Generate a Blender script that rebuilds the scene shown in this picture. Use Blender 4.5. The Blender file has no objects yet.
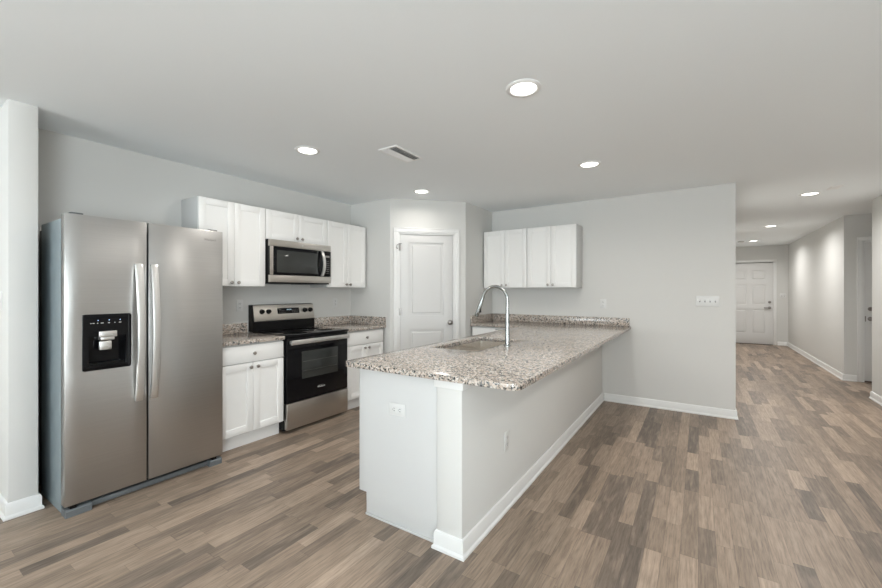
import bpy, bmesh, math, random
from mathutils import Vector, Matrix

# ------------------------------------------------------------------ camera, world, daylight and added fill, exposure
scene = bpy.context.scene
COL = scene.collection
scene.view_settings.view_transform = 'Standard'
scene.view_settings.look = 'None'
scene.view_settings.gamma = 1.0
scene.view_settings.exposure = 0.25
scene.view_settings.use_curve_mapping = False
scene.cycles.use_denoising = True
scene.cycles.max_bounces = 12
scene.cycles.diffuse_bounces = 8
scene.cycles.glossy_bounces = 6
scene.cycles.sample_clamp_indirect = 6.0
scene.cycles.caustics_reflective = False
scene.cycles.caustics_refractive = False

YAW = 0.5805
cam_d = bpy.data.cameras.new('camera')
cam_d.sensor_width = 36.0
cam_d.lens = 36.0 * 393.94 / 882.0
cam_d.shift_y = -2.9 / 882.0
cam_d.clip_start = 0.05
cam = bpy.data.objects.new('camera', cam_d)
cam.location = (0, 0, 1.33)
cam.rotation_euler = (math.pi / 2, 0, YAW)
COL.objects.link(cam)
scene.camera = cam

world = bpy.data.worlds.new('world')
scene.world = world
world.use_nodes = True
wb = world.node_tree.nodes['Background']
wb.inputs[0].default_value = (0.80, 0.90, 1.0, 1)
wb.inputs[1].default_value = 1.0


def area_light(name, loc, target, sx, sy, power, color):
    d = bpy.data.lights.new(name, 'AREA')
    d.shape = 'RECTANGLE'
    d.size, d.size_y = sx, sy
    d.energy = power
    d.color = color
    o = bpy.data.objects.new(name, d)
    o.location = loc
    o.rotation_euler = (Vector(target) - Vector(loc)).to_track_quat('-Z', 'Y').to_euler()
    COL.objects.link(o)
    return o


DAY = (0.885, 0.965, 1.0)
# cool area panels: rear daylight aimed upward, and an added fill at right
area_light('rear_daylight_tilted_up', (-1.6, -4.8, 1.15), (-1.6, -3.8, 4.9), 2.6, 1.6, 450, DAY)  # stands for daylight from behind, tilted steeply up to brighten the ceiling
area_light('added_side_fill', (1.72, -1.3, 1.35), (0.0, -0.6, 1.95), 2.2, 1.5, 165, DAY)  # added fill from the right, mainly for the half wall
LAMP_W = 5.6
LAMP_COL = (1.0, 0.955, 0.90)
HALL_W = 17.5
HALL_COL = (1.0, 0.985, 0.955)

# ------------------------------------------------------------------ key dimensions (metres)
H = 2.455
XL = -3.815            # left wall
YB = 5.10              # back wall
XR = 1.785             # right wall
XW = 0.315             # free end of the back wall
HY = 12.6              # far hall wall
PI = math.pi


# ------------------------------------------------------------------ materials
class NT:
    def __init__(self, name):
        self.m = bpy.data.materials.new(name)
        self.m.use_nodes = True
        self.t = self.m.node_tree
        self.bsdf = self.t.nodes['Principled BSDF']
        self.out = self.t.nodes['Material Output']

    def n(self, kind, **kw):
        nd = self.t.nodes.new(kind)
        for k, v in kw.items():
            setattr(nd, k, v)
        return nd

    def l(self, a, b):
        self.t.links.new(a, b)

    def math(self, op, a, b=None, c=None):
        nd = self.n('ShaderNodeMath', operation=op)
        for i, v in enumerate((a, b, c)):
            if v is None:
                continue
            if isinstance(v, (int, float)):
                nd.inputs[i].default_value = v
            else:
                self.l(v, nd.inputs[i])
        return nd.outputs[0]

    def ramp(self, fac, stops, interp='LINEAR'):
        nd = self.n('ShaderNodeValToRGB')
        cr = nd.color_ramp
        cr.interpolation = interp
        while len(cr.elements) < len(stops):
            cr.elements.new(0.5)
        for e, (p, c) in zip(cr.elements, stops):
            e.position = p
            e.color = (*c, 1)
        self.l(fac, nd.inputs[0])
        return nd.outputs[0]

    def coords(self):
        return self.n('ShaderNodeTexCoord').outputs['Object']

    def bump(self, height, strength, dist):
        b = self.n('ShaderNodeBump')
        b.inputs['Strength'].default_value = strength
        b.inputs['Distance'].default_value = dist
        self.l(height, b.inputs['Height'])
        self.l(b.outputs[0], self.bsdf.inputs['Normal'])


def plain(name, col, rough=0.5, metal=0.0, spec=0.5, noise=0.0, nscale=60, bump=0.0, coat=0.0):
    k = NT(name)
    b = k.bsdf
    b.inputs['Base Color'].default_value = (*col, 1)
    b.inputs['Roughness'].default_value = rough
    b.inputs['Metallic'].default_value = metal
    b.inputs['Specular IOR Level'].default_value = spec
    b.inputs['Coat Weight'].default_value = coat
    if noise or bump:
        nz = k.n('ShaderNodeTexNoise')
        nz.inputs['Scale'].default_value = nscale
        nz.inputs['Detail'].default_value = 3
        k.l(k.coords(), nz.inputs['Vector'])
        if noise:
            c = k.ramp(nz.outputs['Fac'], [(0.3, tuple(x * (1 - noise) for x in col)), (0.7, tuple(min(1, x * (1 + noise)) for x in col))])
            k.l(c, b.inputs['Base Color'])
        if bump:
            k.bump(nz.outputs['Fac'], bump, 0.002)
    return k.m


def brushed(name, col, rough, axis='z', aniso=0.0):
    """stainless steel with fine brush lines"""
    k = NT(name)
    b = k.bsdf
    b.inputs['Metallic'].default_value = 1.0
    mp = k.n('ShaderNodeMapping')
    mp.inputs['Scale'].default_value = {'x': (2, 500, 500), 'y': (500, 2, 500), 'z': (500, 500, 2)}[axis]
    k.l(k.coords(), mp.inputs['Vector'])
    nz = k.n('ShaderNodeTexNoise')
    nz.inputs['Scale'].default_value = 1.0
    nz.inputs['Detail'].default_value = 2
    k.l(mp.outputs[0], nz.inputs['Vector'])
    c = k.ramp(nz.outputs['Fac'], [(0.3, tuple(x * .95 for x in col)), (0.7, tuple(min(1, x * 1.05) for x in col))])
    k.l(c, b.inputs['Base Color'])
    r = k.math('MULTIPLY_ADD', nz.outputs['Fac'], 0.10, rough - 0.05)
    k.l(r, b.inputs['Roughness'])
    if aniso:
        b.inputs['Anisotropic'].default_value = aniso
    return k.m


def emissive(name, col, strength):
    k = NT(name)
    k.bsdf.inputs['Base Color'].default_value = (*col, 1)
    k.bsdf.inputs['Emission Color'].default_value = (*col, 1)
    k.bsdf.inputs['Emission Strength'].default_value = strength
    return k.m


def floor_material():
    k = NT('vinyl_plank_flooring')
    sp = k.n('ShaderNodeSeparateXYZ')
    k.l(k.coords(), sp.inputs[0])
    x, y = sp.outputs[0], sp.outputs[1]
    W, L = 0.0775, 0.52
    xs = k.math('DIVIDE', k.math('ADD', x, 20.0), W)
    row = k.math('FLOOR', xs)
    fx = k.math('FRACT', xs)
    w1 = k.n('ShaderNodeTexWhiteNoise', noise_dimensions='1D')
    k.l(row, w1.inputs['W'])
    ys = k.math('ADD', k.math('DIVIDE', k.math('ADD', y, 20.0), L), k.math('MULTIPLY', w1.outputs['Value'], 9.0))
    # uneven strip lengths
    ys = k.math('ADD', ys, k.math('MULTIPLY', k.math('SINE', k.math('MULTIPLY_ADD', ys, 1.7, k.math('MULTIPLY', w1.outputs['Value'], 40.0))), 0.32))
    idx = k.math('FLOOR', ys)
    fy = k.math('FRACT', ys)
    cb = k.n('ShaderNodeCombineXYZ')
    k.l(row, cb.inputs[0])
    k.l(idx, cb.inputs[1])
    w2 = k.n('ShaderNodeTexWhiteNoise', noise_dimensions='2D')
    k.l(cb.outputs[0], w2.inputs['Vector'])
    tone = k.ramp(w2.outputs['Value'], [
        (0.0, (0.140, 0.111, 0.090)), (0.10, (0.182, 0.142, 0.112)), (0.30, (0.228, 0.175, 0.135)),
        (0.55, (0.272, 0.207, 0.157)), (0.82, (0.318, 0.241, 0.183)), (1.0, (0.395, 0.302, 0.232))])
    # grain, its own for every strip
    gv = k.n('ShaderNodeCombineXYZ')
    k.l(k.math('MULTIPLY', x, 110.0), gv.inputs[0])
    k.l(k.math('MULTIPLY_ADD', y, 6.5, k.math('MULTIPLY', w2.outputs['Value'], 37.0)), gv.inputs[1])
    k.l(k.math('MULTIPLY', w2.outputs['Value'], 90.0), gv.inputs[2])
    g = k.n('ShaderNodeTexNoise')
    g.inputs['Scale'].default_value = 1.0
    g.inputs['Detail'].default_value = 5
    g.inputs['Roughness'].default_value = 0.65
    k.l(gv.outputs[0], g.inputs['Vector'])
    gr = k.ramp(g.outputs['Fac'], [(0.25, (0.55, 0.55, 0.55)), (0.5, (0.98, 0.98, 0.98)), (0.75, (1.36, 1.35, 1.34))])
    mx = k.n('ShaderNodeMix', data_type='RGBA', blend_type='MULTIPLY')
    mx.inputs[0].default_value = 1.0
    k.l(tone, mx.inputs[6])
    k.l(gr, mx.inputs[7])
    # pale weathered patches
    bv = k.n('ShaderNodeCombineXYZ')
    k.l(k.math('MULTIPLY', x, 34.0), bv.inputs[0])
    k.l(k.math('MULTIPLY', y, 5.0), bv.inputs[1])
    k.l(k.math('MULTIPLY', w2.outputs['Value'], 50.0), bv.inputs[2])
    bz = k.n('ShaderNodeTexNoise')
    bz.inputs['Scale'].default_value = 1.0
    bz.inputs['Detail'].default_value = 4
    k.l(bv.outputs[0], bz.inputs['Vector'])
    pf = k.ramp(bz.outputs['Fac'], [(0.50, (0, 0, 0)), (0.74, (0.38, 0.38, 0.38))])
    m2 = k.n('ShaderNodeMix', data_type='RGBA')
    k.l(pf, m2.inputs[0])
    k.l(mx.outputs[2], m2.inputs[6])
    m2.inputs[7].default_value = (0.47, 0.37, 0.285, 1)
    # seams
    ex = k.math('LESS_THAN', k.math('MINIMUM', fx, k.math('SUBTRACT', 1.0, fx)), 0.018)
    ey = k.math('LESS_THAN', k.math('MINIMUM', fy, k.math('SUBTRACT', 1.0, fy)), 0.0028)
    seam = k.math('MAXIMUM', ex, ey)
    m3 = k.n('ShaderNodeMix', data_type='RGBA')
    k.l(k.math('MULTIPLY', seam, 0.35), m3.inputs[0])
    k.l(m2.outputs[2], m3.inputs[6])
    m3.inputs[7].default_value = (0.07, 0.055, 0.045, 1)
    k.l(m3.outputs[2], k.bsdf.inputs['Base Color'])
    k.bsdf.inputs['Roughness'].default_value = 0.42
    k.bsdf.inputs['Specular IOR Level'].default_value = 0.35
    k.bump(k.math('SUBTRACT', g.outputs['Fac'], k.math('MULTIPLY', seam, 1.5)), 0.12, 0.002)
    return k.m


def granite_material():
    k = NT('speckled_granite')
    co = k.coords()
    v1 = k.n('ShaderNodeTexVoronoi')
    v1.inputs['Scale'].default_value = 150
    k.l(co, v1.inputs['Vector'])
    s1 = k.n('ShaderNodeSeparateColor')
    k.l(v1.outputs['Color'], s1.inputs[0])
    c1 = k.ramp(s1.outputs[0], [
        (0.0, (0.022, 0.024, 0.025)), (0.14, (0.10, 0.105, 0.105)), (0.27, (0.28, 0.27, 0.255)),
        (0.42, (0.46, 0.375, 0.31)), (0.62, (0.55, 0.475, 0.41)), (0.84, (0.70, 0.67, 0.63))], 'CONSTANT')
    v2 = k.n('ShaderNodeTexVoronoi')
    v2.inputs['Scale'].default_value = 85
    k.l(co, v2.inputs['Vector'])
    s2 = k.n('ShaderNodeSeparateColor')
    k.l(v2.outputs['Color'], s2.inputs[0])
    c2 = k.ramp(s2.outputs[1], [
        (0.0, (0.035, 0.038, 0.04)), (0.18, (0.19, 0.19, 0.185)), (0.36, (0.46, 0.385, 0.325)), (0.74, (0.60, 0.53, 0.47))], 'CONSTANT')
    nz = k.n('ShaderNodeTexNoise')
    nz.inputs['Scale'].default_value = 45
    nz.inputs['Detail'].default_value = 3
    k.l(co, nz.inputs['Vector'])
    f = k.ramp(nz.outputs['Fac'], [(0.45, (0, 0, 0)), (0.58, (1, 1, 1))])
    mx = k.n('ShaderNodeMix', data_type='RGBA')
    k.l(f, mx.inputs[0])
    k.l(c1, mx.inputs[6])
    k.l(c2, mx.inputs[7])
    k.l(mx.outputs[2], k.bsdf.inputs['Base Color'])
    k.bsdf.inputs['Roughness'].default_value = 0.13
    k.bsdf.inputs['Specular IOR Level'].default_value = 0.5
    return k.m


M = {}
M['wall'] = plain('painted_wall', (0.65, 0.645, 0.625), 0.85, bump=0.15, nscale=180)
M['ceiling'] = plain('painted_ceiling', (0.855, 0.885, 0.90), 0.9, bump=0.2, nscale=140)
M['trim'] = plain('white_trim', (0.76, 0.76, 0.75), 0.42)
M['door'] = plain('white_door_paint', (0.655, 0.65, 0.64), 0.45)
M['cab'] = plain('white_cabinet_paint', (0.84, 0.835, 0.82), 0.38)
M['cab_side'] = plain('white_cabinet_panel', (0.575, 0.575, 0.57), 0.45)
M['floor'] = floor_material()
M['granite'] = granite_material()
M['steel'] = brushed('brushed_stainless', (0.52, 0.512, 0.50), 0.33, 'x')
M['steel_bright'] = plain('satin_stainless', (0.74, 0.73, 0.71), 0.38, metal=1.0, noise=0.02, nscale=200)
M['steel_range'] = brushed('stainless_front', (0.58, 0.55, 0.51), 0.32, 'x')
M['steel_sink'] = brushed('stainless_bowl', (0.78, 0.74, 0.69), 0.28, 'x')
M['grey_side'] = plain('grey_painted_steel', (0.235, 0.280, 0.300), 0.42, metal=0.2, noise=0.04, nscale=300)
M['grey_plastic'] = plain('grey_plastic', (0.11, 0.12, 0.125), 0.5)
M['foot_grey'] = plain('foot_cover_grey', (0.14, 0.155, 0.165), 0.45, metal=0.2)
M['black'] = plain('black_plastic', (0.007, 0.007, 0.007), 0.35, spec=0.18)
M['black_gloss'] = plain('black_glass', (0.005, 0.005, 0.006), 0.07, spec=0.22)
M['black_window'] = plain('smoked_window_glass', (0.034, 0.036, 0.034), 0.06, spec=0.45)
M['rack'] = plain('oven_rack_wire', (0.10, 0.10, 0.095), 0.4, metal=0.4)
M['ring'] = plain('burner_marking', (0.10, 0.10, 0.10), 0.25)
M['nickel'] = plain('brushed_nickel', (0.27, 0.25, 0.235), 0.34, metal=1.0, noise=0.04, nscale=200)
M['knob'] = plain('satin_nickel_knob', (0.42, 0.39, 0.36), 0.3, metal=1.0, noise=0.04, nscale=200)
M['chrome'] = plain('brushed_chrome', (0.34, 0.35, 0.345), 0.27, metal=1.0, noise=0.02, nscale=200)
M['plate'] = plain('white_plastic_plate', (0.68, 0.68, 0.67), 0.4)
M['slot'] = plain('outlet_slot', (0.10, 0.10, 0.10), 0.6)
M['badge'] = plain('badge_metal', (0.35, 0.34, 0.33), 0.3, metal=0.8)
M['badge_light'] = plain('badge_print', (0.62, 0.62, 0.60), 0.4)
M['lens'] = emissive('lamp_lens', (1.0, 0.97, 0.92), 5.0)
M['led'] = emissive('blue_indicator', (0.45, 0.65, 1.0), 1.6)
M['clock'] = emissive('clock_digits', (0.50, 0.66, 0.75), 0.45)
M['vent'] = plain('white_vent_metal', (0.88, 0.88, 0.87), 0.45)
M['duct'] = plain('dark_duct', (0.06, 0.06, 0.06), 0.8)
M['dark_wood'] = plain('dark_threshold', (0.09, 0.065, 0.05), 0.5)
M['pane'] = plain('window_pane', (0.9, 0.95, 0.95), 0.02)
M['pane'].node_tree.nodes['Principled BSDF'].inputs['Transmission Weight'].default_value = 1.0


# ------------------------------------------------------------------ mesh helpers
def _bevel(bm, w, seg=2, ang=0.6):
    if w <= 0:
        return
    es = [e for e in bm.edges if len(e.link_faces) == 2 and e.calc_face_angle(0) > ang]
    bmesh.ops.bevel(bm, geom=es, offset=w, segments=seg, profile=0.5, affect='EDGES', clamp_overlap=True)


class MB:
    """collects shapes and links them as one mesh object"""
    def __init__(self):
        self.bm = bmesh.new()

    def _join(self, b, mat=None):
        if mat is not None:
            bmesh.ops.transform(b, matrix=mat, verts=b.verts)
        me = bpy.data.meshes.new('tmp')
        b.to_mesh(me)
        b.free()
        self.bm.from_mesh(me)
        bpy.data.meshes.remove(me)
        return self

    def box(self, x0, x1, y0, y1, z0, z1, bev=0.0, seg=2, mat=None):
        b = bmesh.new()
        bmesh.ops.create_cube(b, size=1.0)
        for v in b.verts:
            v.co = Vector((x0 + (v.co.x + .5) * (x1 - x0), y0 + (v.co.y + .5) * (y1 - y0), z0 + (v.co.z + .5) * (z1 - z0)))
        _bevel(b, bev, seg)
        return self._join(b, mat)

    def cells(self, xs, zs, keep, y0, y1, bev=0.0, plane='xz', round_edges=None, axis=(0, 1)):
        """a slab made of kept grid cells, so it may have holes or an L shape"""
        b = bmesh.new()
        vs = {}

        def v(i, j):
            if (i, j) not in vs:
                vs[(i, j)] = b.verts.new((xs[i], y0, zs[j]) if plane == 'xz' else (xs[i], zs[j], y0))
            return vs[(i, j)]
        for i in range(len(xs) - 1):
            for j in range(len(zs) - 1):
                if keep(i, j):
                    b.faces.new((v(i, j), v(i + 1, j), v(i + 1, j + 1), v(i, j + 1)))
        r = bmesh.ops.extrude_face_region(b, geom=list(b.faces))
        d = Vector((0, y1 - y0, 0)) if plane == 'xz' else Vector((0, 0, y1 - y0))
        bmesh.ops.translate(b, vec=d, verts=[g for g in r['geom'] if isinstance(g, bmesh.types.BMVert)])
        bmesh.ops.recalc_face_normals(b, faces=b.faces)
        if round_edges:
            for (px, py, rad) in round_edges:
                es = [e for e in b.edges if all(abs(q.co[axis[0]] - px) < 1e-4 and abs(q.co[axis[1]] - py) < 1e-4 for q in e.verts)]
                if es:
                    bmesh.ops.bevel(b, geom=es, offset=rad, segments=8, profile=0.5, affect='EDGES')
        _bevel(b, bev)
        return self._join(b)

    def lathe(self, prof, axis='z', seg=24, loc=(0, 0, 0)):
        """prof: (radius, height) pairs turned about an axis"""
        b = bmesh.new()
        rings = []
        for r, h in prof:
            ring = []
            for k in range(seg):
                a = 2 * PI * k / seg
                ring.append(b.verts.new((max(r, 1e-5) * math.cos(a), max(r, 1e-5) * math.sin(a), h)))
            rings.append(ring)
        for p, q in zip(rings, rings[1:]):
            for k in range(seg):
                b.faces.new((p[k], p[(k + 1) % seg], q[(k + 1) % seg], q[k]))
        b.faces.new(rings[0])
        b.faces.new(rings[-1])
        bmesh.ops.recalc_face_normals(b, faces=b.faces)
        m = Matrix.Identity(4)
        if axis == '-y':
            m = Matrix.Rotation(PI / 2, 4, 'X')       # +z -> -y
        elif axis == 'x':
            m = Matrix.Rotation(PI / 2, 4, 'Y')
        return self._join(b, Matrix.Translation(loc) @ m)

    def sweep(self, pts, prof, side=(1, 0, 0), bev=0.0, caps=True):
        """prof: closed list of (u, w) offsets; u along `side`, w along side x tangent"""
        b = bmesh.new()
        s = Vector(side).normalized()
        P = [Vector(p) for p in pts]
        rings = []
        for i, p in enumerate(P):
            t = (P[min(i + 1, len(P) - 1)] - P[max(i - 1, 0)]).normalized()
            w = s.cross(t).normalized()
            pr = prof(i) if callable(prof) else prof
            rings.append([b.verts.new(p + s * u + w * q) for u, q in pr])
        n = len(rings[0])
        for a, c in zip(rings, rings[1:]):
            for k in range(n):
                b.faces.new((a[k], a[(k + 1) % n], c[(k + 1) % n], c[k]))
        if caps:
            b.faces.new(rings[0])
            b.faces.new(rings[-1])
        bmesh.ops.recalc_face_normals(b, faces=b.faces)
        _bevel(b, bev)
        return self._join(b)

    def tube(self, pts, rad, seg=14, side=(0, 1, 0)):
        def pr(i):
            r = rad[i] if isinstance(rad, (list, tuple)) else rad
            return [(r * math.cos(2 * PI * k / seg), r * math.sin(2 * PI * k / seg)) for k in range(seg)]
        return self.sweep(pts, pr, side)

    def prism(self, prof, x0, x1, mat=None):
        """closed (y, z) outline extruded along x"""
        b = bmesh.new()
        f = b.faces.new([b.verts.new((x0, y, z)) for y, z in prof])
        r = bmesh.ops.extrude_face_region(b, geom=[f])
        bmesh.ops.translate(b, vec=(x1 - x0, 0, 0), verts=[g for g in r['geom'] if isinstance(g, bmesh.types.BMVert)])
        bmesh.ops.recalc_face_normals(b, faces=b.faces)
        return self._join(b, mat)

    def build(self, name, mat, parent=None, loc=None, rot=None):
        me = bpy.data.meshes.new(name)
        self.bm.to_mesh(me)
        self.bm.free()
        me.materials.append(mat)
        for p in me.polygons:
            p.use_smooth = True
        me.set_sharp_from_angle(angle=math.radians(32))
        o = bpy.data.objects.new(name, me)
        COL.objects.link(o)
        if parent is not None:
            o.parent = parent
        if loc is not None:
            o.location = loc
        if rot is not None:
            o.rotation_euler = (0, 0, rot)
        return o


def thing(name, label, cat, loc=(0, 0, 0), rot=0.0, group=None):
    o = bpy.data.objects.new(name, None)
    o.empty_display_size = 0.1
    COL.objects.link(o)
    o.location = loc
    o.rotation_euler = (0, 0, rot)
    o['label'] = label
    o['category'] = cat
    if group:
        o['group'] = group
    return o


def tag(o, label, cat, group=None):
    o['label'] = label
    o['category'] = cat
    if group:
        o['group'] = group
    return o


def struct(o, label=None):
    o['kind'] = 'structure'
    if label:
        o['label'] = label
    return o


def text_mesh(name, s, size, mat, parent, loc, rot, depth=0.0006):
    cu = bpy.data.curves.new(name, 'FONT')
    cu.body = s
    cu.size = size
    cu.extrude = depth
    cu.align_x = 'CENTER'
    cu.align_y = 'CENTER'
    tmp = bpy.data.objects.new('tmp_text', cu)
    COL.objects.link(tmp)
    dg = bpy.context.evaluated_depsgraph_get()
    me = bpy.data.meshes.new_from_object(tmp.evaluated_get(dg))
    bpy.data.objects.remove(tmp)
    bpy.data.curves.remove(cu)
    me.name = name
    me.materials.clear()
    me.materials.append(mat)
    o = bpy.data.objects.new(name, me)
    COL.objects.link(o)
    o.parent = parent
    o.location = loc
    o.rotation_euler = rot
    return o


# ------------------------------------------------------------------ room shell
struct(MB().box(-6.1, 3.3, -5.15, 12.8, -0.05, 0.0).build('floor', M['floor']), 'grey-brown wood-look plank floor')
struct(MB().box(-6.1, 3.3, -5.15, 12.8, H, H + 0.06).build('ceiling', M['ceiling']), 'flat white painted ceiling')
struct(MB().box(XL - 0.1, XL, 0.672, 5.2, 0, H).build('wall_left', M['wall']), 'pale grey kitchen wall behind the range')
struct(MB().box(-2.47, XW, YB, YB + 0.115, 0, H).build('wall_back', M['wall']), 'pale grey wall with the four-gang switch plate')
struct(MB().box(XL, -3.14, 3.66, 3.75, 0, H).build('wall_pantry_left', M['wall']))
struct(MB().box(-2.56, -2.47, 4.33, 5.2, 0, H).build('wall_pantry_right', M['wall']))
DL = 0.67 * math.sqrt(2)          # length of the diagonal pantry wall
D0, D1, DT = 0.105, 0.803, 2.045  # door opening along it
dw = MB()
dw.cells([0, D0, D1, DL], [0, DT, H], lambda i, j: not (i == 1 and j == 0), 0.0, 0.10)
struct(dw.build('wall_pantry_front', M['wall'], None, (-3.14, 3.66, 0), PI / 4), 'angled pantry wall holding the two-panel door')
struct(MB().box(-6.0, -3.378, 0.537, 0.664, 0, H, 0.004).build('wall_wing', M['wall']), 'short grey wing wall left of the refrigerator')
struct(MB().box(XW - 0.115, XW, YB + 0.115, HY, 0, H).build('wall_hall_left', M['wall']))
struct(MB().box(XW - 0.115, 1.915, HY, HY + 0.115, 0, H).build('wall_hall_end', M['wall']), 'grey wall at the far end of the hall')
struct(MB().box(1.80, 1.915, 8.2, HY, 0, H).build('wall_hall_right', M['wall']), 'grey right-hand hall wall')
aw = MB()
aw.cells([1.915, 2.00, 2.945, 3.2], [0, 2.06, H], lambda i, j: not (i == 1 and j == 0), 8.2, 8.315)
struct(aw.build('wall_alcove', M['wall']))
struct(MB().box(3.2, 3.3, 6.885, 8.315, 0, H).build('wall_alcove_right', M['wall']))
struct(MB().box(XR, 3.2, 6.885, 7.0, 0, H).build('wall_alcove_front', M['wall']))
rw = MB()
rw.box(XR, XR + 0.115, -0.15, 6.885, 0, H).box(XR, XR + 0.115, -5.0, -2.45, 0, H).box(XR, XR + 0.115, -2.45, -0.15, 0, 0.6)
rw.box(XR, XR + 0.115, -2.45, -0.15, 2.1, H)
struct(rw.build('wall_right', M['wall']), 'grey wall at the right edge of the picture')
qw = MB()
qw.cells([-6.0, -3.0, -0.2, XR + 0.115], [0, 0.12, 2.18, H], lambda i, j: not (i == 1 and j == 1), -5.115, -5.0)
struct(qw.build('wall_rear', M['wall']))
struct(MB().box(-6.1, -6.0, -5.115, 0.672, 0, H).build('wall_living_left', M['wall']))


def window(name, x0, x1, z0, z1, n, loc, rot):
    f = MB()
    f.box(x0, x1, 0, .08, z0, z0 + .05).box(x0, x1, 0, .08, z1 - .05, z1)
    for k in range(n + 1):
        c = x0 + .025 + (x1 - x0 - .05) * k / n
        f.box(c - .025, c + .025, 0, .08, z0, z1)
    o = struct(f.build(name, M['trim'], None, loc, rot))
    MB().box(x0 + .01, x1 - .01, .035, .041, z0 + .01, z1 - .01).build('pane', M['pane'], o)
    return o


window('window_1', -3.0, -0.2, 0.12, 2.18, 2, (0, -5.10, 0), 0)
window('added_window', 0.15, 2.45, 0.60, 2.10, 2, (XR + .02, 0, 0), -PI / 2)  # unseen window added to go with the light from the right

# baseboards: one run each
BP = [(0, 0), (-0.022, 0), (-0.022, 0.012), (-0.013, 0.022), (-0.013, 0.075), (-0.008, 0.088), (0, 0.092)]


def baseboard(name, path):
    """profile run along a wall line with mitred corners; the board stands on the right of the direction of travel"""
    P = [Vector((p[0], p[1], 0)) for p in path]
    bm = bmesh.new()
    rings = []
    for i, p in enumerate(P):
        d0 = (P[i] - P[i - 1]).normalized() if i else (P[1] - P[0]).normalized()
        d1 = (P[i + 1] - P[i]).normalized() if i < len(P) - 1 else d0
        n0, n1 = Vector((-d0.y, d0.x, 0)), Vector((-d1.y, d1.x, 0))
        n = (n0 + n1)
        n = n / (n.dot(n0))
        rings.append([bm.verts.new(p + n * y + Vector((0, 0, z))) for y, z in BP])
    k = len(BP)
    for r0, r1 in zip(rings, rings[1:]):
        for j in range(k):
            bm.faces.new((r0[j], r0[(j + 1) % k], r1[(j + 1) % k], r1[j]))
    bm.faces.new(rings[0])
    bm.faces.new(rings[-1])
    bmesh.ops.recalc_face_normals(bm, faces=bm.faces)
    m = MB()
    m._join(bm)
    return struct(m.build(name, M['trim']))


baseboard('baseboard_back', [(-0.965, YB), (XW, YB), (XW, 6.5)])
baseboard('baseboard_wing', [(-6.0, 0.537), (-3.378, 0.537), (-3.378, 0.664), (-3.46, 0.664)])
baseboard('baseboard_hall_end', [(1.60, HY), (1.775, HY)])
baseboard('baseboard_hall_right', [(1.80, HY - .001), (1.80, 8.2), (1.935, 8.2)])
baseboard('baseboard_right', [(1.95, 7.0), (XR, 7.0), (XR, -4.9)])
baseboard('baseboard_pantry', [(-3.14, 3.66), (-3.14 + .03 * .707, 3.66 + .03 * .707)])
baseboard('baseboard_peninsula', [(-1.14, 1.7145), (-1.14, 1.70), (-.99, 1.70), (-.99, YB - .001)])


# ------------------------------------------------------------------ knobs, plates, doors
def knob(parent, x, z, y=-0.02, name='knob'):
    m = MB().lathe([(0.006, 0), (0.006, 0.012), (0.013, 0.016), (0.0155, 0.021), (0.014, 0.026), (0.006, 0.029)], '-y', 20, (x, y, z))
    return m.build(name, M['knob'], parent)


def shaker(parent, name, x0, x1, z0, z1, y=0.0, t=0.02, rail=0.058):
    m = MB()
    m.box(x0 + rail - .004, x1 - rail + .004, y - t + .008, y, z0 + rail - .004, z1 - rail + .004)
    m.box(x0, x0 + rail, y - t, y, z0, z1, .0015).box(x1 - rail, x1, y - t, y, z0, z1, .0015)
    m.box(x0 + rail, x1 - rail, y - t, y, z0, z0 + rail, .0015).box(x0 + rail, x1 - rail, y - t, y, z1 - rail, z1, .0015)
    return m.build(name, M['cab'], parent)


def panel_door(width, height, panels, parent=None, name='door_panel', t=0.036):
    """moulded door: flat slab with recessed mouldings around raised fields; front at y = 0"""
    m = MB()
    xs = sorted({0, width} | {p[0] for p in panels} | {p[1] for p in panels})
    zs = sorted({0, height} | {p[2] for p in panels} | {p[3] for p in panels})

    def keep(i, j):
        cx, cz = (xs[i] + xs[i + 1]) / 2, (zs[j] + zs[j + 1]) / 2
        return not any(p[0] < cx < p[1] and p[2] < cz < p[3] for p in panels)
    m.cells(xs, zs, keep, 0.0, 0.012, 0.003)
    m.box(0.001, width - .001, 0.0115, t, 0.001, height - .001)
    for p in panels:
        m.box(p[0] + .028, p[1] - .028, .0015, .02, p[2] + .028, p[3] - .028, .009, 1)
    return m.build(name, M['door'], parent)


def casing(name, x0, x1, z1, loc, rot, w=0.062, y=0.0):
    m = MB()
    for q0, q1 in ((0, .010), (.010, w - .012), (w - .012, w)):
        d = -.010 if q0 == 0 else (-.014 if q1 < w else -.018)
        m.box(x0 - q1, x0 - q0, y + d, y, 0, z1 + q0, .002).box(x1 + q0, x1 + q1, y + d, y, 0, z1 + q0, .002)
        m.box(x0 - q1, x1 + q1, y + d, y, z1 + q0, z1 + q1, .002)
    # jamb inside the opening
    m.box(x0 - .001, x0 + .016, y, y + .10, 0, z1, 0).box(x1 - .016, x1 + .001, y, y + .10, 0, z1, 0).box(x0, x1, y, y + .10, z1 - .016, z1, 0)
    return struct(m.build(name, M['trim'], None, loc, rot))


def door_knob(parent, x, z, y=0.0, name='knob', mat='nickel'):
    return MB().lathe([(0.031, 0), (0.031, 0.006), (0.012, 0.010), (0.011, 0.034), (0.024, 0.040), (0.027, 0.052), (0.022, 0.062), (0.006, 0.066)],
                      '-y', 24, (x, y, z)).build(name, M[mat], parent)


def hinge(parent, x, z, y=0.0):
    return MB().lathe([(.006, 0), (.006, .09)], 'z', 12, (x, y - .020, z - .045)).box(x - .014, x + .014, y - .022, y - .018, z - .045, z + .045).build('hinge', M['nickel'], parent)


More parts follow.
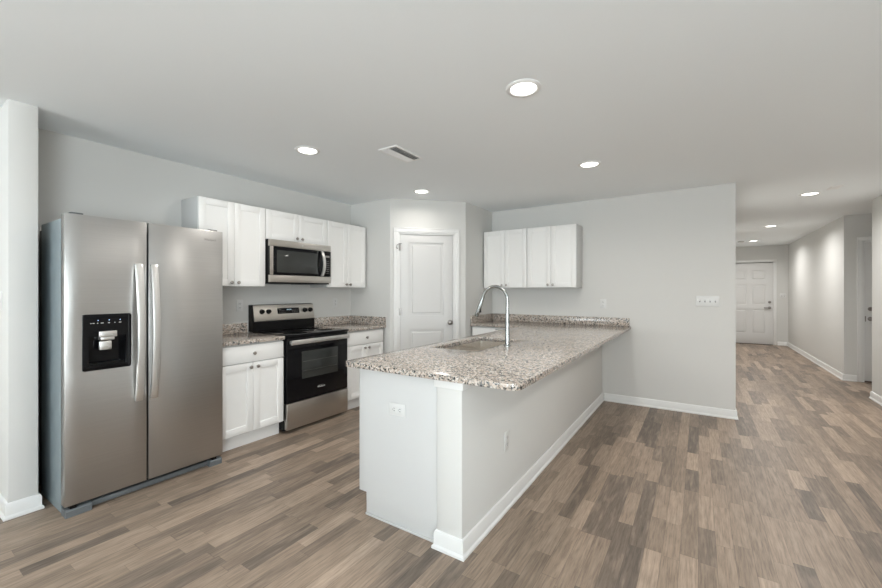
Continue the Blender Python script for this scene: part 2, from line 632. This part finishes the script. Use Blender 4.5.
# pantry door on the angled wall
casing('trim_1', D0, D1, DT, (-3.14, 3.66, 0), PI / 4)
p1 = struct(panel_door(D1 - D0 - .036, 2.02, [(.12, .545, 1.02, 1.92), (.12, .545, .23, .845)], None, 'door_1'), 'white two-panel pantry door')
p1.location = Vector((-3.14, 3.66, 0.008)) + Matrix.Rotation(PI / 4, 3, 'Z') @ Vector((D0 + .018, .016, 0))
p1.rotation_euler = (0, 0, PI / 4)
door_knob(p1, .625, .93, .0)
for z in (.24, 1.07, 1.86):
    hinge(p1, -.006, z, -.004)
MB().box(.66, .668, -.004, .01, .90, .96).build('strike_plate', M['nickel'], p1)
lt = MB().tube([(-.006, -.040, 1.815), (-.006, -.044, 1.87), (-.01, -.046, 1.895), (.015, -.046, 1.90)], .0045, 10, (0, 1, 0))
lt.tube([(-.012, -.042, 1.897), (-.040, -.042, 1.885), (-.052, -.042, 1.845), (-.030, -.042, 1.842)], .0035, 8, (0, 1, 0))
lt.box(-.046, -.030, -.044, -.030, 1.835, 1.85)
lt.build('flip_latch', M['nickel'], p1)

# entry door at the end of the hall: six panels, lever, deadbolt
EX0, EX1 = 0.600, 1.522
casing('trim_2', EX0, EX1, 2.05, (0, HY - .0, 0), 0, y=0.0)
six = []
for xa, xb in ((.115, .395), (.495, .775)):
    six += [(xa, xb, 1.60, 1.83), (xa, xb, .98, 1.48), (xa, xb, .26, .86)]
e1 = struct(panel_door(EX1 - EX0 - .006, 2.02, six, None, 'door_2', .014), 'white six-panel front door at the end of the hall')
e1.location = (EX0 + .003, HY - .014, 0.012)
lv = MB().lathe([(.033, 0), (.033, .010), (.013, .014), (.012, .045)], '-y', 20, (.846, 0, .905))
lv.box(.731, .861, -.058, -.040, .893, .917, .006)
lv.build('lever_handle', M['nickel'], e1)
MB().lathe([(.030, 0), (.030, .012), (.022, .016), (.018, .020)], '-y', 20, (.846, 0, 1.045)).build('deadbolt', M['nickel'], e1)
struct(MB().box(EX0 + .017, EX1 - .017, HY - .05, HY, 0, .011).build('trim_3', M['dark_wood']))

# side entry in the alcove
SX0, SX1 = 2.00, 2.945
casing('trim_4', SX0, SX1, 2.06, (0, 8.2, 0), 0)
six2 = []
for xa, xb in ((.115, .395), (.515, .795)):
    six2 += [(xa, xb, 1.60, 1.83), (xa, xb, .98, 1.48), (xa, xb, .26, .86)]
s1 = struct(panel_door(SX1 - SX0 - .036, 2.02, six2, None, 'door_3'), 'white door with deadbolt in the alcove at right')
s1.location = (SX0 + .018, 8.212, 0.02)
door_knob(s1, .062, .905)
MB().lathe([(.030, 0), (.030, .012), (.022, .016), (.018, .024)], '-y', 20, (.062, 0, 1.05)).build('deadbolt', M['nickel'], s1)
MB().box(.004, .016, -.003, .002, .865, .945).build('strike_plate', M['nickel'], s1)
struct(MB().box(SX0 + .016, SX1 - .016, 8.2, 8.29, 0, .018).build('trim_5', M['dark_wood']))


# ------------------------------------------------------------------ refrigerator (front faces +x)
F0, F1, FX = 0.7155, 1.6255, -3.09
fr = thing('refrigerator', 'tall stainless side-by-side refrigerator with black ice dispenser beside wing wall', 'refrigerator', (FX, F0, 0), PI / 2)
FW = F1 - F0
m = MB().box(.006, FW - .006, .082, .510, .046, 1.765, .004).box(.006, .03, .082, .510, .006, .05).box(FW - .03, FW - .006, .082, .510, .006, .05)
m.build('cabinet_body', M['grey_side'], fr)
MB().box(.030, FW - .030, .5105, .68, .02, 1.74, .004).build('back_panel', M['black'], fr)
SPL = .408
for side in (0, 1):
    x0, x1 = (0, SPL) if side == 0 else (SPL + .011, FW)
    m = MB()
    if side == 0:
        xs, zs = [x0, .080, .320, x1], [.066, .846, 1.186, 1.788]
        m.cells(xs, zs, lambda i, j: not (i == 1 and j == 1), 0.0, .07, .0025)
        d = m.build('door', M['steel'], fr)
        d['label'] = 'freezer door with dispenser'
    else:
        m.box(x0, x1, 0, .07, .066, 1.788, .003, 2)
        d = m.build('door', M['steel'], fr)
    # bowed flat bar handle
    hx = SPL - .050 if side == 0 else SPL + .011 + .024
    pts = []
    for k in range(25):
        t = k / 24
        z = .612 + (1.508 - .612) * t
        s_ = math.sin(PI * t)
        pts.append((hx, -.016 - .044 * s_ ** .8, z))
    hm = MB().sweep(pts, [(-.021, -.011), (.021, -.011), (.021, .011), (-.021, .011)], (1, 0, 0), .004)
    for zz in (.63, 1.49):
        hm.box(hx - .014, hx + .014, -.022, .002, zz - .02, zz + .02, .003)
    hm.build('handle', M['steel_bright'], d)
    MB().box(x0 + .012, x1 - .012, .0705, .0815, .09, 1.765).build('gasket', M['black'], d)
    if side == 1:
        bd = text_mesh('badge', 'Whirlpool', .020, M['badge'], d, (FW - .095, -.0008, 1.716), (PI / 2, 0, 0))
        bd['label'] = 'small maker badge lettering'
dsp = MB()
dsp.cells([.078, .108, .292, .322], [.844, .875, 1.050, 1.188], lambda i, j: not (i == 1 and j == 1), -.004, .012, .002, 'xz',
          [(x, z, .014) for x in (.078, .322) for z in (.844, 1.188)], (0, 2))
dsp.box(.084, .316, .058, .066, .85, 1.18)
dsp.box(.108, .112, .012, .06, .875, 1.05).box(.288, .292, .012, .06, .875, 1.05).box(.108, .292, .012, .06, 1.046, 1.05).box(.108, .292, .012, .06, .871, .875)
wd = dsp.build('water_dispenser', M['black_gloss'], fr)
m = MB().box(.155, .245, -.012, .03, 1.045, 1.082, .004).box(.165, .235, -.004, .05, 1.025, 1.045, .004)
m.build('chute', M['steel_bright'], wd)
MB().box(.160, .222, .000, .02, .965, 1.020, .006).build('paddle', M['steel_bright'], wd)
MB().box(.116, .284, .002, .056, .8755, .884, .002).build('drip_tray', M['black'], wd)
for x in (.152, .207, .262):
    MB().lathe([(.0022, 0), (.0022, .001)], '-y', 10, (x, -.004, 1.150)).build('indicator', M['led'], wd)
for x, w in ((.118, .006), (.130, .010), (.150, .006), (.172, .014), (.205, .009), (.235, .005), (.262, .012)):
    MB().box(x - w / 2, x + w / 2, -.0046, -.004, 1.131, 1.135).build('icon', M['badge_light'], wd)
m = MB().box(.127, FW - .097, .030, .075, .008, .040, .003)
m.build('base_grille', M['grey_plastic'], fr)
MB().box(.032, FW - .032, .076, .50, .004, .0455).build('base_pan', M['black'], fr)
for x0, x1 in ((.004, .125), (FW - .095, FW - .006)):
    m = MB().prism([(.0, .0), (.0, .036), (.012, .046), (.08, .046), (.08, 0)], x0, x1)
    ft = m.build('foot_cover', M['foot_grey'], fr)
    MB().box(x0 + .02, x0 + .05, .004, .05, .0465, .0655).build('hinge_pin', M['black'], ft)
for x in (.03, FW - .09):
    MB().box(x, x + .06, .02, .14, 1.7885, 1.800, .004).build('hinge_cover', M['grey_plastic'], fr)


# ------------------------------------------------------------------ cabinets
def upper_cabinet(label, width, z0, z1, loc, rot, group, depth=.28, knob_low=True):
    t = thing('wall_cabinet', label, 'cabinet', loc, rot, group)
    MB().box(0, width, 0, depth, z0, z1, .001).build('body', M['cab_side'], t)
    g = .003
    mid = width / 2
    for k, (a, b) in enumerate(((g, mid - g / 2), (mid + g / 2, width - g))):
        d = shaker(t, 'door', a, b, z0 + .004, z1 - .004, 0.0)
        knob(d, b - .030 if k == 0 else a + .030, z0 + .036)
    return t


def base_cabinet(label, width, loc, rot, group, depth=.58, drawer=True, top=.881, name='base_cabinet', drawer_knob=True):
    t = thing(name, label, 'cabinet', loc, rot, group)
    m = MB()
    m.box(0, .018, 0, depth, .12, top).box(width - .018, width, 0, depth, .12, top)
    m.box(.018, width - .018, depth - .012, depth, .12, top).box(.018, width - .018, 0, depth, .12, .138)
    m.box(.018, width - .018, 0, .02, top - .03, top).box(.018, width - .018, 0, .02, .70, .725)
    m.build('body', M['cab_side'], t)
    MB().box(0, width, .055, depth, 0, .12).build('toe_kick', M['cab'], t)
    g = .003
    if drawer:
        dr = MB().box(g, width - g, -.02, 0, .724, .868, .002).build('drawer', M['cab'], t)
        if drawer_knob:
            knob(dr, width / 2, .796)
    mid = width / 2
    for k, (a, b) in enumerate(((g, mid - g / 2), (mid + g / 2, width - g))):
        d = shaker(t, 'door', a, b, .130, .716, 0.0)
        knob(d, b - .030 if k == 0 else a + .030, .716 - .036)
    return t


UX = -3.535
upper_cabinet('white two-door wall cabinet directly above the left countertop, nearest the refrigerator', .613, 1.372, 2.134, (UX, 1.647, 0), PI / 2, 'wall cabinets around the range')
upper_cabinet('short white two-door wall cabinet above the microwave', .752, 1.838, 2.134, (UX, 2.264, 0), PI / 2, 'wall cabinets around the range')
upper_cabinet('white two-door wall cabinet between the microwave and the pantry corner', .610, 1.372, 2.134, (UX, 3.020, 0), PI / 2, 'wall cabinets around the range')
upper_cabinet('left of the two white wall cabinets on the back wall, next to the pantry', .612, 1.372, 2.134, (-2.452, 4.815, 0), 0, 'wall cabinets on the back wall')
upper_cabinet('right of the two white wall cabinets on the back wall, its grey side exposed', .612, 1.372, 2.134, (-1.836, 4.815, 0), 0, 'wall cabinets on the back wall')
BX = -3.235
base_cabinet('white base cabinet with one drawer and two doors between refrigerator and range', .590, (BX, 1.660, 0), PI / 2, 'base cabinets beside the range')
base_cabinet('white base cabinet right of the range, partly hidden behind the peninsula end', .590, (BX, 3.035, 0), PI / 2, 'base cabinets beside the range')
base_cabinet('white base cabinet under the back wall counter, glimpsed behind the faucet', .540, (-2.452, 4.49, 0), 0, None)
# peninsula cabinets, fronts facing the range
base_cabinet('white cabinet at the free end of the peninsula with flat end panel and outlet', .610, (-1.722, 2.352, 0), -PI / 2, 'peninsula cabinets', .580)
base_cabinet('white sink cabinet inside the peninsula under the double sink', .914, (-1.722, 3.270, 0), -PI / 2, 'peninsula cabinets', .580, drawer_knob=False, name='sink_cabinet')
base_cabinet('white cabinet in the peninsula between sink and back wall counter', .610, (-1.722, 3.884, 0), -PI / 2, 'peninsula cabinets', .580)
ep = MB()
ep.cells([-1.722, -1.664, -1.1402], [0.0, .13, .881], lambda i, j: not (i == 0 and j == 0), 1.725, 1.7395, .001)
ep.box(-1.664, -1.142, 1.715, 1.7245, 0, .014, .003)
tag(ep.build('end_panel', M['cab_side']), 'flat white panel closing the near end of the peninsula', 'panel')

# knee wall that carries the overhang
kw = MB().box(-1.14, -.99, 1.70, YB - .001, 0, .8815, .002).build('wall_peninsula', M['wall'])
struct(kw, 'grey painted half wall along the seating side of the peninsula')
cp = MB().box(-1.152, -.978, 1.688, 1.7, .835, .8815, .003).box(-.99, -.978, 1.7, 1.80, .835, .8815, .003)
struct(cp.build('trim_6', M['trim']))

# ------------------------------------------------------------------ countertops
def splash(parent, x0, x1, y0, y1):
    return MB().box(x0, x1, y0, y1, .9145, 1.013, .002).build('backsplash', M['granite'], parent)


GT, GB = .914, .882
c = MB().box(XL + .001, -3.200, 1.640, 2.254, GB, GT, .004).build('countertop', M['granite'])
tag(c, 'small granite countertop between the refrigerator and the range', 'countertop')
splash(c, XL + .001, XL + .021, 1.640, 2.240)
c = MB().box(XL + .001, -3.200, 3.025, 3.659, GB, GT, .004).build('countertop', M['granite'])
tag(c, 'granite countertop in the corner right of the range', 'countertop')
splash(c, XL + .001, XL + .021, 3.040, 3.638)
splash(c, XL + .001, -3.205, 3.639, 3.659)
SK = (-1.660, -1.285, 2.40, 3.18)      # sink opening
xs = [-2.468, -1.772, SK[0], SK[1], -.672]
ys = [1.645, SK[2], SK[3], 4.450, YB - .002]
pc = MB()
pc.cells(xs, ys, lambda i, j: (i > 0 or j == 3) and not (i == 2 and j == 1), GB, GT, .0025, 'xy',
         [(-.672, 1.645, .06), (-1.772, 1.645, .03)] + [(x, y, .035) for x in SK[:2] for y in SK[2:]])
c = pc.build('countertop', M['granite'])
tag(c, 'long speckled granite peninsula countertop with undermount sink and overhang', 'countertop')
splash(c, -2.448, -.686, YB - .022, YB - .002)
splash(c, -2.468, -2.448, 4.455, YB - .002)

# ------------------------------------------------------------------ sink and faucet
sk = thing('kitchen_sink', 'double-bowl stainless undermount sink set in the peninsula countertop', 'sink', (-1.4725, 2.79, .881))
hw, hl = (SK[1] - SK[0]) / 2 + .006, (SK[3] - SK[2]) / 2 + .006
for y0, y1 in ((-hl, -.012), (.012, hl)):
    b = bmesh.new()
    bmesh.ops.create_cube(b, size=1.0)
    for v in b.verts:
        v.co = Vector(((v.co.x) * 2 * hw, y0 + (v.co.y + .5) * (y1 - y0), -.19 + (v.co.z + .5) * .19))
    top = [f for f in b.faces if f.normal.z > .9]
    bmesh.ops.delete(b, geom=top, context='FACES')
    es = [e for e in b.edges if len(e.link_faces) == 2]
    bmesh.ops.bevel(b, geom=es, offset=.03, segments=5, profile=.5, affect='EDGES')
    bmesh.ops.solidify(b, geom=b.faces, thickness=.0015)
    mm = MB()
    mm._join(b)
    bo = mm.build('bowl', M['steel_sink'], sk)
    MB().lathe([(.045, 0), (.045, .002), (.038, .003), (.030, .001)], 'z', 24, (0, (y0 + y1) / 2, -.1895)).build('drain', M['chrome'], bo)
MB().box(-hw, hw, -.0115, .0115, -.03, -.012, .003).build('divider', M['steel_sink'], sk)

fc = thing('kitchen_faucet', 'tall gooseneck pull-down faucet beside the sink', 'faucet', (-1.222, 2.786, GT + .0003))
MB().lathe([(.028, 0), (.028, .006), (.020, .010), (.0195, .02), (.0165, .16), (.0135, .30), (.0125, .345)], 'z', 24).build('body', M['chrome'], fc)
arc = []
R_ = .105
for k in range(19):
    a = PI * k / 18 * .93
    arc.append((-R_ + R_ * math.cos(a), 0, .345 + R_ * 1.02 * math.sin(a)))
MB().tube(arc, .0115, 16).build('spout', M['chrome'], fc)
e0, e1_ = Vector(arc[-1]), Vector((-.268, 0, .215))
hd = MB().tube([tuple(e0.lerp(e1_, t)) for t in (0, .15, .2, .6, .95, 1)], [.0115, .0125, .0145, .0165, .0175, .015], 16)
hd = hd.build('spray_head', M['chrome'], fc)
p_ = e0.lerp(e1_, .66)
MB().box(p_.x + .012, p_.x + .022, -.006, .006, p_.z - .022, p_.z + .016, .003).build('spray_button', M['black'], hd)
MB().tube([(-.012, 0, .118), (-.03, 0, .119), (-.085, 0, .117), (-.098, 0, .117)], [.009, .0065, .006, .007], 12).build('handle_lever', M['chrome'], fc)

# ------------------------------------------------------------------ range (front faces +x)
RX, RY0, RW_ = -3.185, 2.262, .756
rg = thing('electric_range', 'freestanding electric range with black oven door and stainless drawer', 'range', (RX, RY0, 0), PI / 2)
MB().box(.002, RW_ - .002, .045, .60, .03, .898, .003).build('body', M['black'], rg)
for x in (.05, RW_ - .05):
    MB().lathe([(.018, 0), (.018, .006), (.010, .008), (.010, .03)], 'z', 12, (x, .12, 0)).build('leg', M['black'], rg)
for x in (.05, RW_ - .05):
    MB().lathe([(.018, 0), (.018, .006), (.010, .008), (.010, .03)], 'z', 12, (x, .55, 0)).build('leg', M['black'], rg)
ct = MB().box(0, RW_, -.012, .56, .8985, .9185, .005).build('cooktop', M['black_gloss'], rg)
for x, y, r in ((.20, .15, .115), (.56, .15, .085), (.20, .42, .085), (.56, .42, .115)):
    mm = MB()
    for rr in (r, r * .62):
        mm.lathe([(rr, .0), (rr, .0004), (rr - .003, .0004), (rr - .003, .0)], 'z', 40, (x, y, .9185))
    mm.build('burner_ring', M['ring'], ct)
od = MB()
od.box(.004, RW_ - .004, .004, .044, .286, .893, .005)
od = od.build('oven_door', M['black_gloss'], rg)
wn = MB().box(.165, .615, .002, .0045, .487, .750, .001).build('window', M['black_window'], od)
rk = MB()
for z in (.56, .65):
    rk.box(.18, .60, .0005, .002, z, z + .003)
rk.build('oven_rack', M['rack'], wn)
hm = MB().box(.018, RW_ - .022, -.052, -.034, .828, .872, .005)
hm.box(.030, .060, -.036, .004, .835, .865, .003).box(RW_ - .064, RW_ - .034, -.036, .004, .835, .865, .003)
hm.build('handle', M['steel_bright'], od)
lg = text_mesh('badge', 'Whirlpool', .022, M['badge_light'], od, (RW_ / 2 + .02, .0035, .375), (PI / 2, 0, 0), .0004)
sw = MB()
pts = [(RW_ / 2 + .02 + .045 * math.cos(a), .0036, .378 + .010 * math.sin(a)) for a in [0.5 + 4.6 * k / 20 for k in range(21)]]
sw.tube(pts, .0006, 6)
sw.build('badge_swirl', M['badge_light'], od)
MB().box(.004, RW_ - .004, .0, .044, .036, .279, .004).build('storage_drawer', M['steel_range'], rg)
bg = MB().prism([(.552, .919), (.548, 1.018), (.556, 1.018), (.582, 1.185), (.626, 1.190), (.626, .919)], .0, RW_)
bg = bg.build('backguard', M['black'], rg)
tilt = math.atan2(.026, .167)
rt = Matrix.Translation((0, .548, 1.02)) @ Matrix.Rotation(-tilt, 4, 'X')
MB().box(.018, RW_ - .004, 0, .012, 0, .168, .004, 2, rt).build('control_panel', M['steel_range'], bg)
dp = MB().box(.285, .555, -.003, .002, .068, .130, .002, 2, rt).build('display', M['black_gloss'], bg)
ck = MB()
for k, x in enumerate((.398, .412, .430, .444)):
    ck.box(x, x + .007, -.0038, -.003, .106, .117, 0, 2, rt)
ck.build('clock_digits', M['clock'], dp)
for j in range(2):
    for xo in (.305, .465):
        for i in range(5):
            MB().box(xo + i * .016, xo + i * .016 + .007, -.0036, -.003, .080 + j * .018, .083 + j * .018, 0, 2, rt).build('button', M['badge'], dp)
for x in (.105, .180, .628, .704):
    mm = MB().lathe([(.026, 0), (.026, .004), (.021, .008), (.019, .026), (.016, .028)], '-y', 24, (0, 0, 0))
    mm.box(-.004, .004, -.031, -.004, -.019, .019, .001)
    kk = mm.build('knob', M['black'], bg)
    kk.location = rt @ Vector((x, 0, .098))
    kk.rotation_euler = (-tilt, 0, 0)
MB().box(.20, .27, .566, .5672, 1.030, 1.032).build('badge_line', M['badge'], bg)

# ------------------------------------------------------------------ microwave
mw = thing('microwave_oven', 'stainless over-the-range microwave below the short wall cabinet', 'microwave', (-3.455, 2.266, 0), PI / 2)
MB().box(0, .750, .03, .355, 1.405, 1.836, .002).build('body', M['black'], mw)
MB().box(0, .750, .0, .029, 1.770, 1.834, .003).build('vent_strip', M['steel_range'], mw)
MB().box(0, .750, .0, .029, 1.418, 1.488, .003).build('bottom_strip', M['steel_range'], mw)
dr = MB().box(0, .652, .0, .029, 1.490, 1.768, .003).build('door', M['black_gloss'], mw)
MB().box(0, .036, -.0015, .002, 1.4905, 1.7675, .001).build('stile', M['steel_range'], dr)
MB().box(.075, .575, -.0015, .001, 1.515, 1.735, .001).build('window', M['black_window'], dr)
cpn = MB().box(.654, .750, .0, .029, 1.490, 1.768, .003).build('control_panel', M['black_gloss'], mw)
MB().box(.672, .730, -.0008, .0, 1.700, 1.722).build('display', M['badge'], cpn)
bt = MB()
for i in range(3):
    for j in range(7):
        bt.box(.676 + i * .020, .686 + i * .020, -.0006, 0, 1.525 + j * .022, 1.529 + j * .022)
bt.build('button_grid', M['badge'], cpn)
pts = []
for k in range(21):
    t = k / 20
    s_ = math.sin(PI * t)
    pts.append((.618 + .008 * s_, -.008 - .034 * s_ ** .7, 1.494 + .268 * t))
MB().sweep(pts, [(-.017, -.007), (.017, -.007), (.017, .007), (-.017, .007)], (1, 0, 0), .003).build('handle', M['steel_bright'], dr)
MB().lathe([(.010, 0), (.010, .0008)], '-y', 20, (.375, 0, 1.802)).build('badge', M['badge_light'], mw)
for x in (.12, .44):
    MB().box(x, x + .19, .06, .29, 1.4005, 1.4045, .002).build('grease_filter', M['grey_plastic'], mw)


# ------------------------------------------------------------------ outlets and switches (front faces local -y)
def outlet(label, loc, rot, horizontal=False, group='duplex outlets'):
    t = thing('wall_outlet', label, 'outlet', loc, rot, group)
    if horizontal:
        t.rotation_euler = (0, PI / 2, rot)
    MB().box(-.035, .035, -.006, 0, -.0575, .0575, .003).build('plate', M['plate'], t)
    for z in (-.02, .02):
        r = MB().box(-.0165, .0165, -.0085, -.006, z - .014, z + .014, .003).build('receptacle', M['plate'], t)
        MB().box(-.008, -.0055, -.0092, -.0085, z - .003, z + .008).box(.0055, .008, -.0092, -.0085, z - .003, z + .008).lathe(
            [(.0025, 0), (.0025, .0007)], '-y', 10, (0, -.0085, z - .008)).build('slots', M['slot'], r)
    return t


def switches(label, n, loc, rot):
    t = thing('light_switch', label, 'switch', loc, rot)
    w = .046 * n + .024
    MB().box(-w / 2, w / 2, -.006, 0, -.0575, .0575, .003).build('plate', M['plate'], t)
    for k in range(n):
        x = (k - (n - 1) / 2) * .046
        b = MB().box(x - .005, x + .005, -.0066, -.0058, -.012, .012)
        s = b.build('toggle_slot', M['grey_plastic'], t)
        MB().box(x - .004, x + .004, -.016, -.006, -.001, .010, .002).build('toggle', M['plate'], s)
    return t


outlet('white outlet on the left wall between refrigerator and range', (XL + .0005, 2.172, 1.186), PI / 2)
outlet('white outlet on the left wall right of the range backguard', (XL + .0005, 3.395, 1.186), PI / 2)
outlet('white outlet on the back wall above the peninsula backsplash', (-.980, YB - .0005, 1.176), 0)
outlet('white outlet turned sideways on the peninsula end panel', (-1.424, 1.7245, .662), 0, True)
outlet('white outlet low on the peninsula half wall', (-.9895, 2.236, .415), PI / 2)
switches('four-toggle white switch plate on the back wall near the hall', 4, (.073, YB - .0005, 1.222), 0)
switches('white switch plate beside the front door at the hall end', 2, (1.705, HY - .0005, 1.215), 0)
switches('white switch plate at the left picture edge on the wing wall', 1, (-3.555, .5365, 1.27), 0)


# ------------------------------------------------------------------ ceiling fixtures
def downlight(label, x, y, power, col):
    t = thing('recessed_light', label, 'ceiling light', (x, y, H), 0, 'recessed ceiling lights')
    MB().lathe([(.096, 0), (.096, -.003), (.090, -.008), (.076, -.010), (.070, -.006), (.070, 0)], 'z', 40).build('trim_ring', M['trim'], t)
    MB().lathe([(.0695, -.001), (.0695, -.0055), (.05, -.0085), (.001, -.0095)], 'z', 40).build('lens', M['lens'], t)
    d = bpy.data.lights.new('lamp', 'AREA')
    d.shape = 'DISK'
    d.size = .15
    d.spread = 2.8
    d.energy = power
    d.color = col
    o = bpy.data.objects.new('lamp', d)
    COL.objects.link(o)
    o.parent = t
    o.location = (0, 0, -.014)
    return t


downlight('largest recessed ceiling light, nearest the camera above the peninsula end', -.815, 2.075, LAMP_W * 1.2, LAMP_COL)
downlight('recessed ceiling light above the aisle in front of the refrigerator and range', -2.614, 2.045, LAMP_W * 1.4, LAMP_COL)
downlight('recessed ceiling light in front of the pantry door', -2.612, 3.585, LAMP_W * .55, LAMP_COL)
downlight('recessed ceiling light between the peninsula and the back wall, right of centre', -.813, 3.635, LAMP_W, LAMP_COL)
downlight('nearest recessed light of the three in the hall', 1.066, 6.13, HALL_W, HALL_COL)
downlight('middle recessed light of the three in the hall', 1.03, 8.80, HALL_W, HALL_COL)
downlight('farthest recessed light in the hall, before the front door', 1.01, 11.17, HALL_W, HALL_COL)

downlight('added recessed fill light over the unseen living area behind the picture, right side', -.815, -1.6, LAMP_W, LAMP_COL)  # unseen lamp added to even out the room light
downlight('added recessed fill light over the unseen living area behind the picture, left side', -3.8, -1.6, LAMP_W, LAMP_COL)  # second lamp added out of view for the same even fill
downlight('added recessed fill light out of view at right, in line with the hall lights', 1.06, 3.35, LAMP_W * 2.3, LAMP_COL)  # added beyond the frame to lift the half wall and nearby floor

vt = thing('ceiling_vent', 'white rectangular air vent with dark slot in the kitchen ceiling', 'vent', (-2.045, 2.527, H))
vw, vl = .092, .182
m = MB().cells([-vw, -vw + .022, vw - .022, vw], [-vl, -vl + .022, vl - .022, vl], lambda i, j: not (i == 1 and j == 1), 0.0, -.006, .002, 'xy')
m.build('frame', M['vent'], vt)
MB().box(-vw + .02, vw - .02, -vl + .02, vl - .02, -.0015, -.0005).build('duct', M['duct'], vt)
for k in range(6):
    x = -.058 + k * .0235
    s = -1 if k < 3 else 1
    lm = Matrix.Translation((x, 0, -.006)) @ Matrix.Rotation(.75 * s, 4, 'Y')
    MB().box(-.0105, .0105, -vl + .022, vl - .022, -.0006, .0006, 0, 2, lm).build('louver', M['vent'], vt)

hv = thing('ceiling_vent', 'thin white register on the hall ceiling beside the nearest hall light', 'vent', (1.225, 5.90, H))
MB().box(-.05, .05, -.10, .10, -.006, 0, .002).build('frame', M['vent'], hv)
lo = MB()
for k in range(5):
    lo.box(-.036 + k * .016, -.030 + k * .016, -.08, .08, -.0075, -.006)
lo.build('louvers', M['vent'], hv)

sd = thing('smoke_detector', 'small white smoke detector at the far end of the hall ceiling', 'detector', (.785, 11.15, H))
MB().lathe([(.065, 0), (.065, -.012), (.058, -.030), (.030, -.036), (.001, -.036)], 'z', 28).build('body', M['plate'], sd)
MB().lathe([(.066, -.013), (.066, -.019), (.062, -.019), (.062, -.013)], 'z', 28).build('grille', M['slot'], sd)
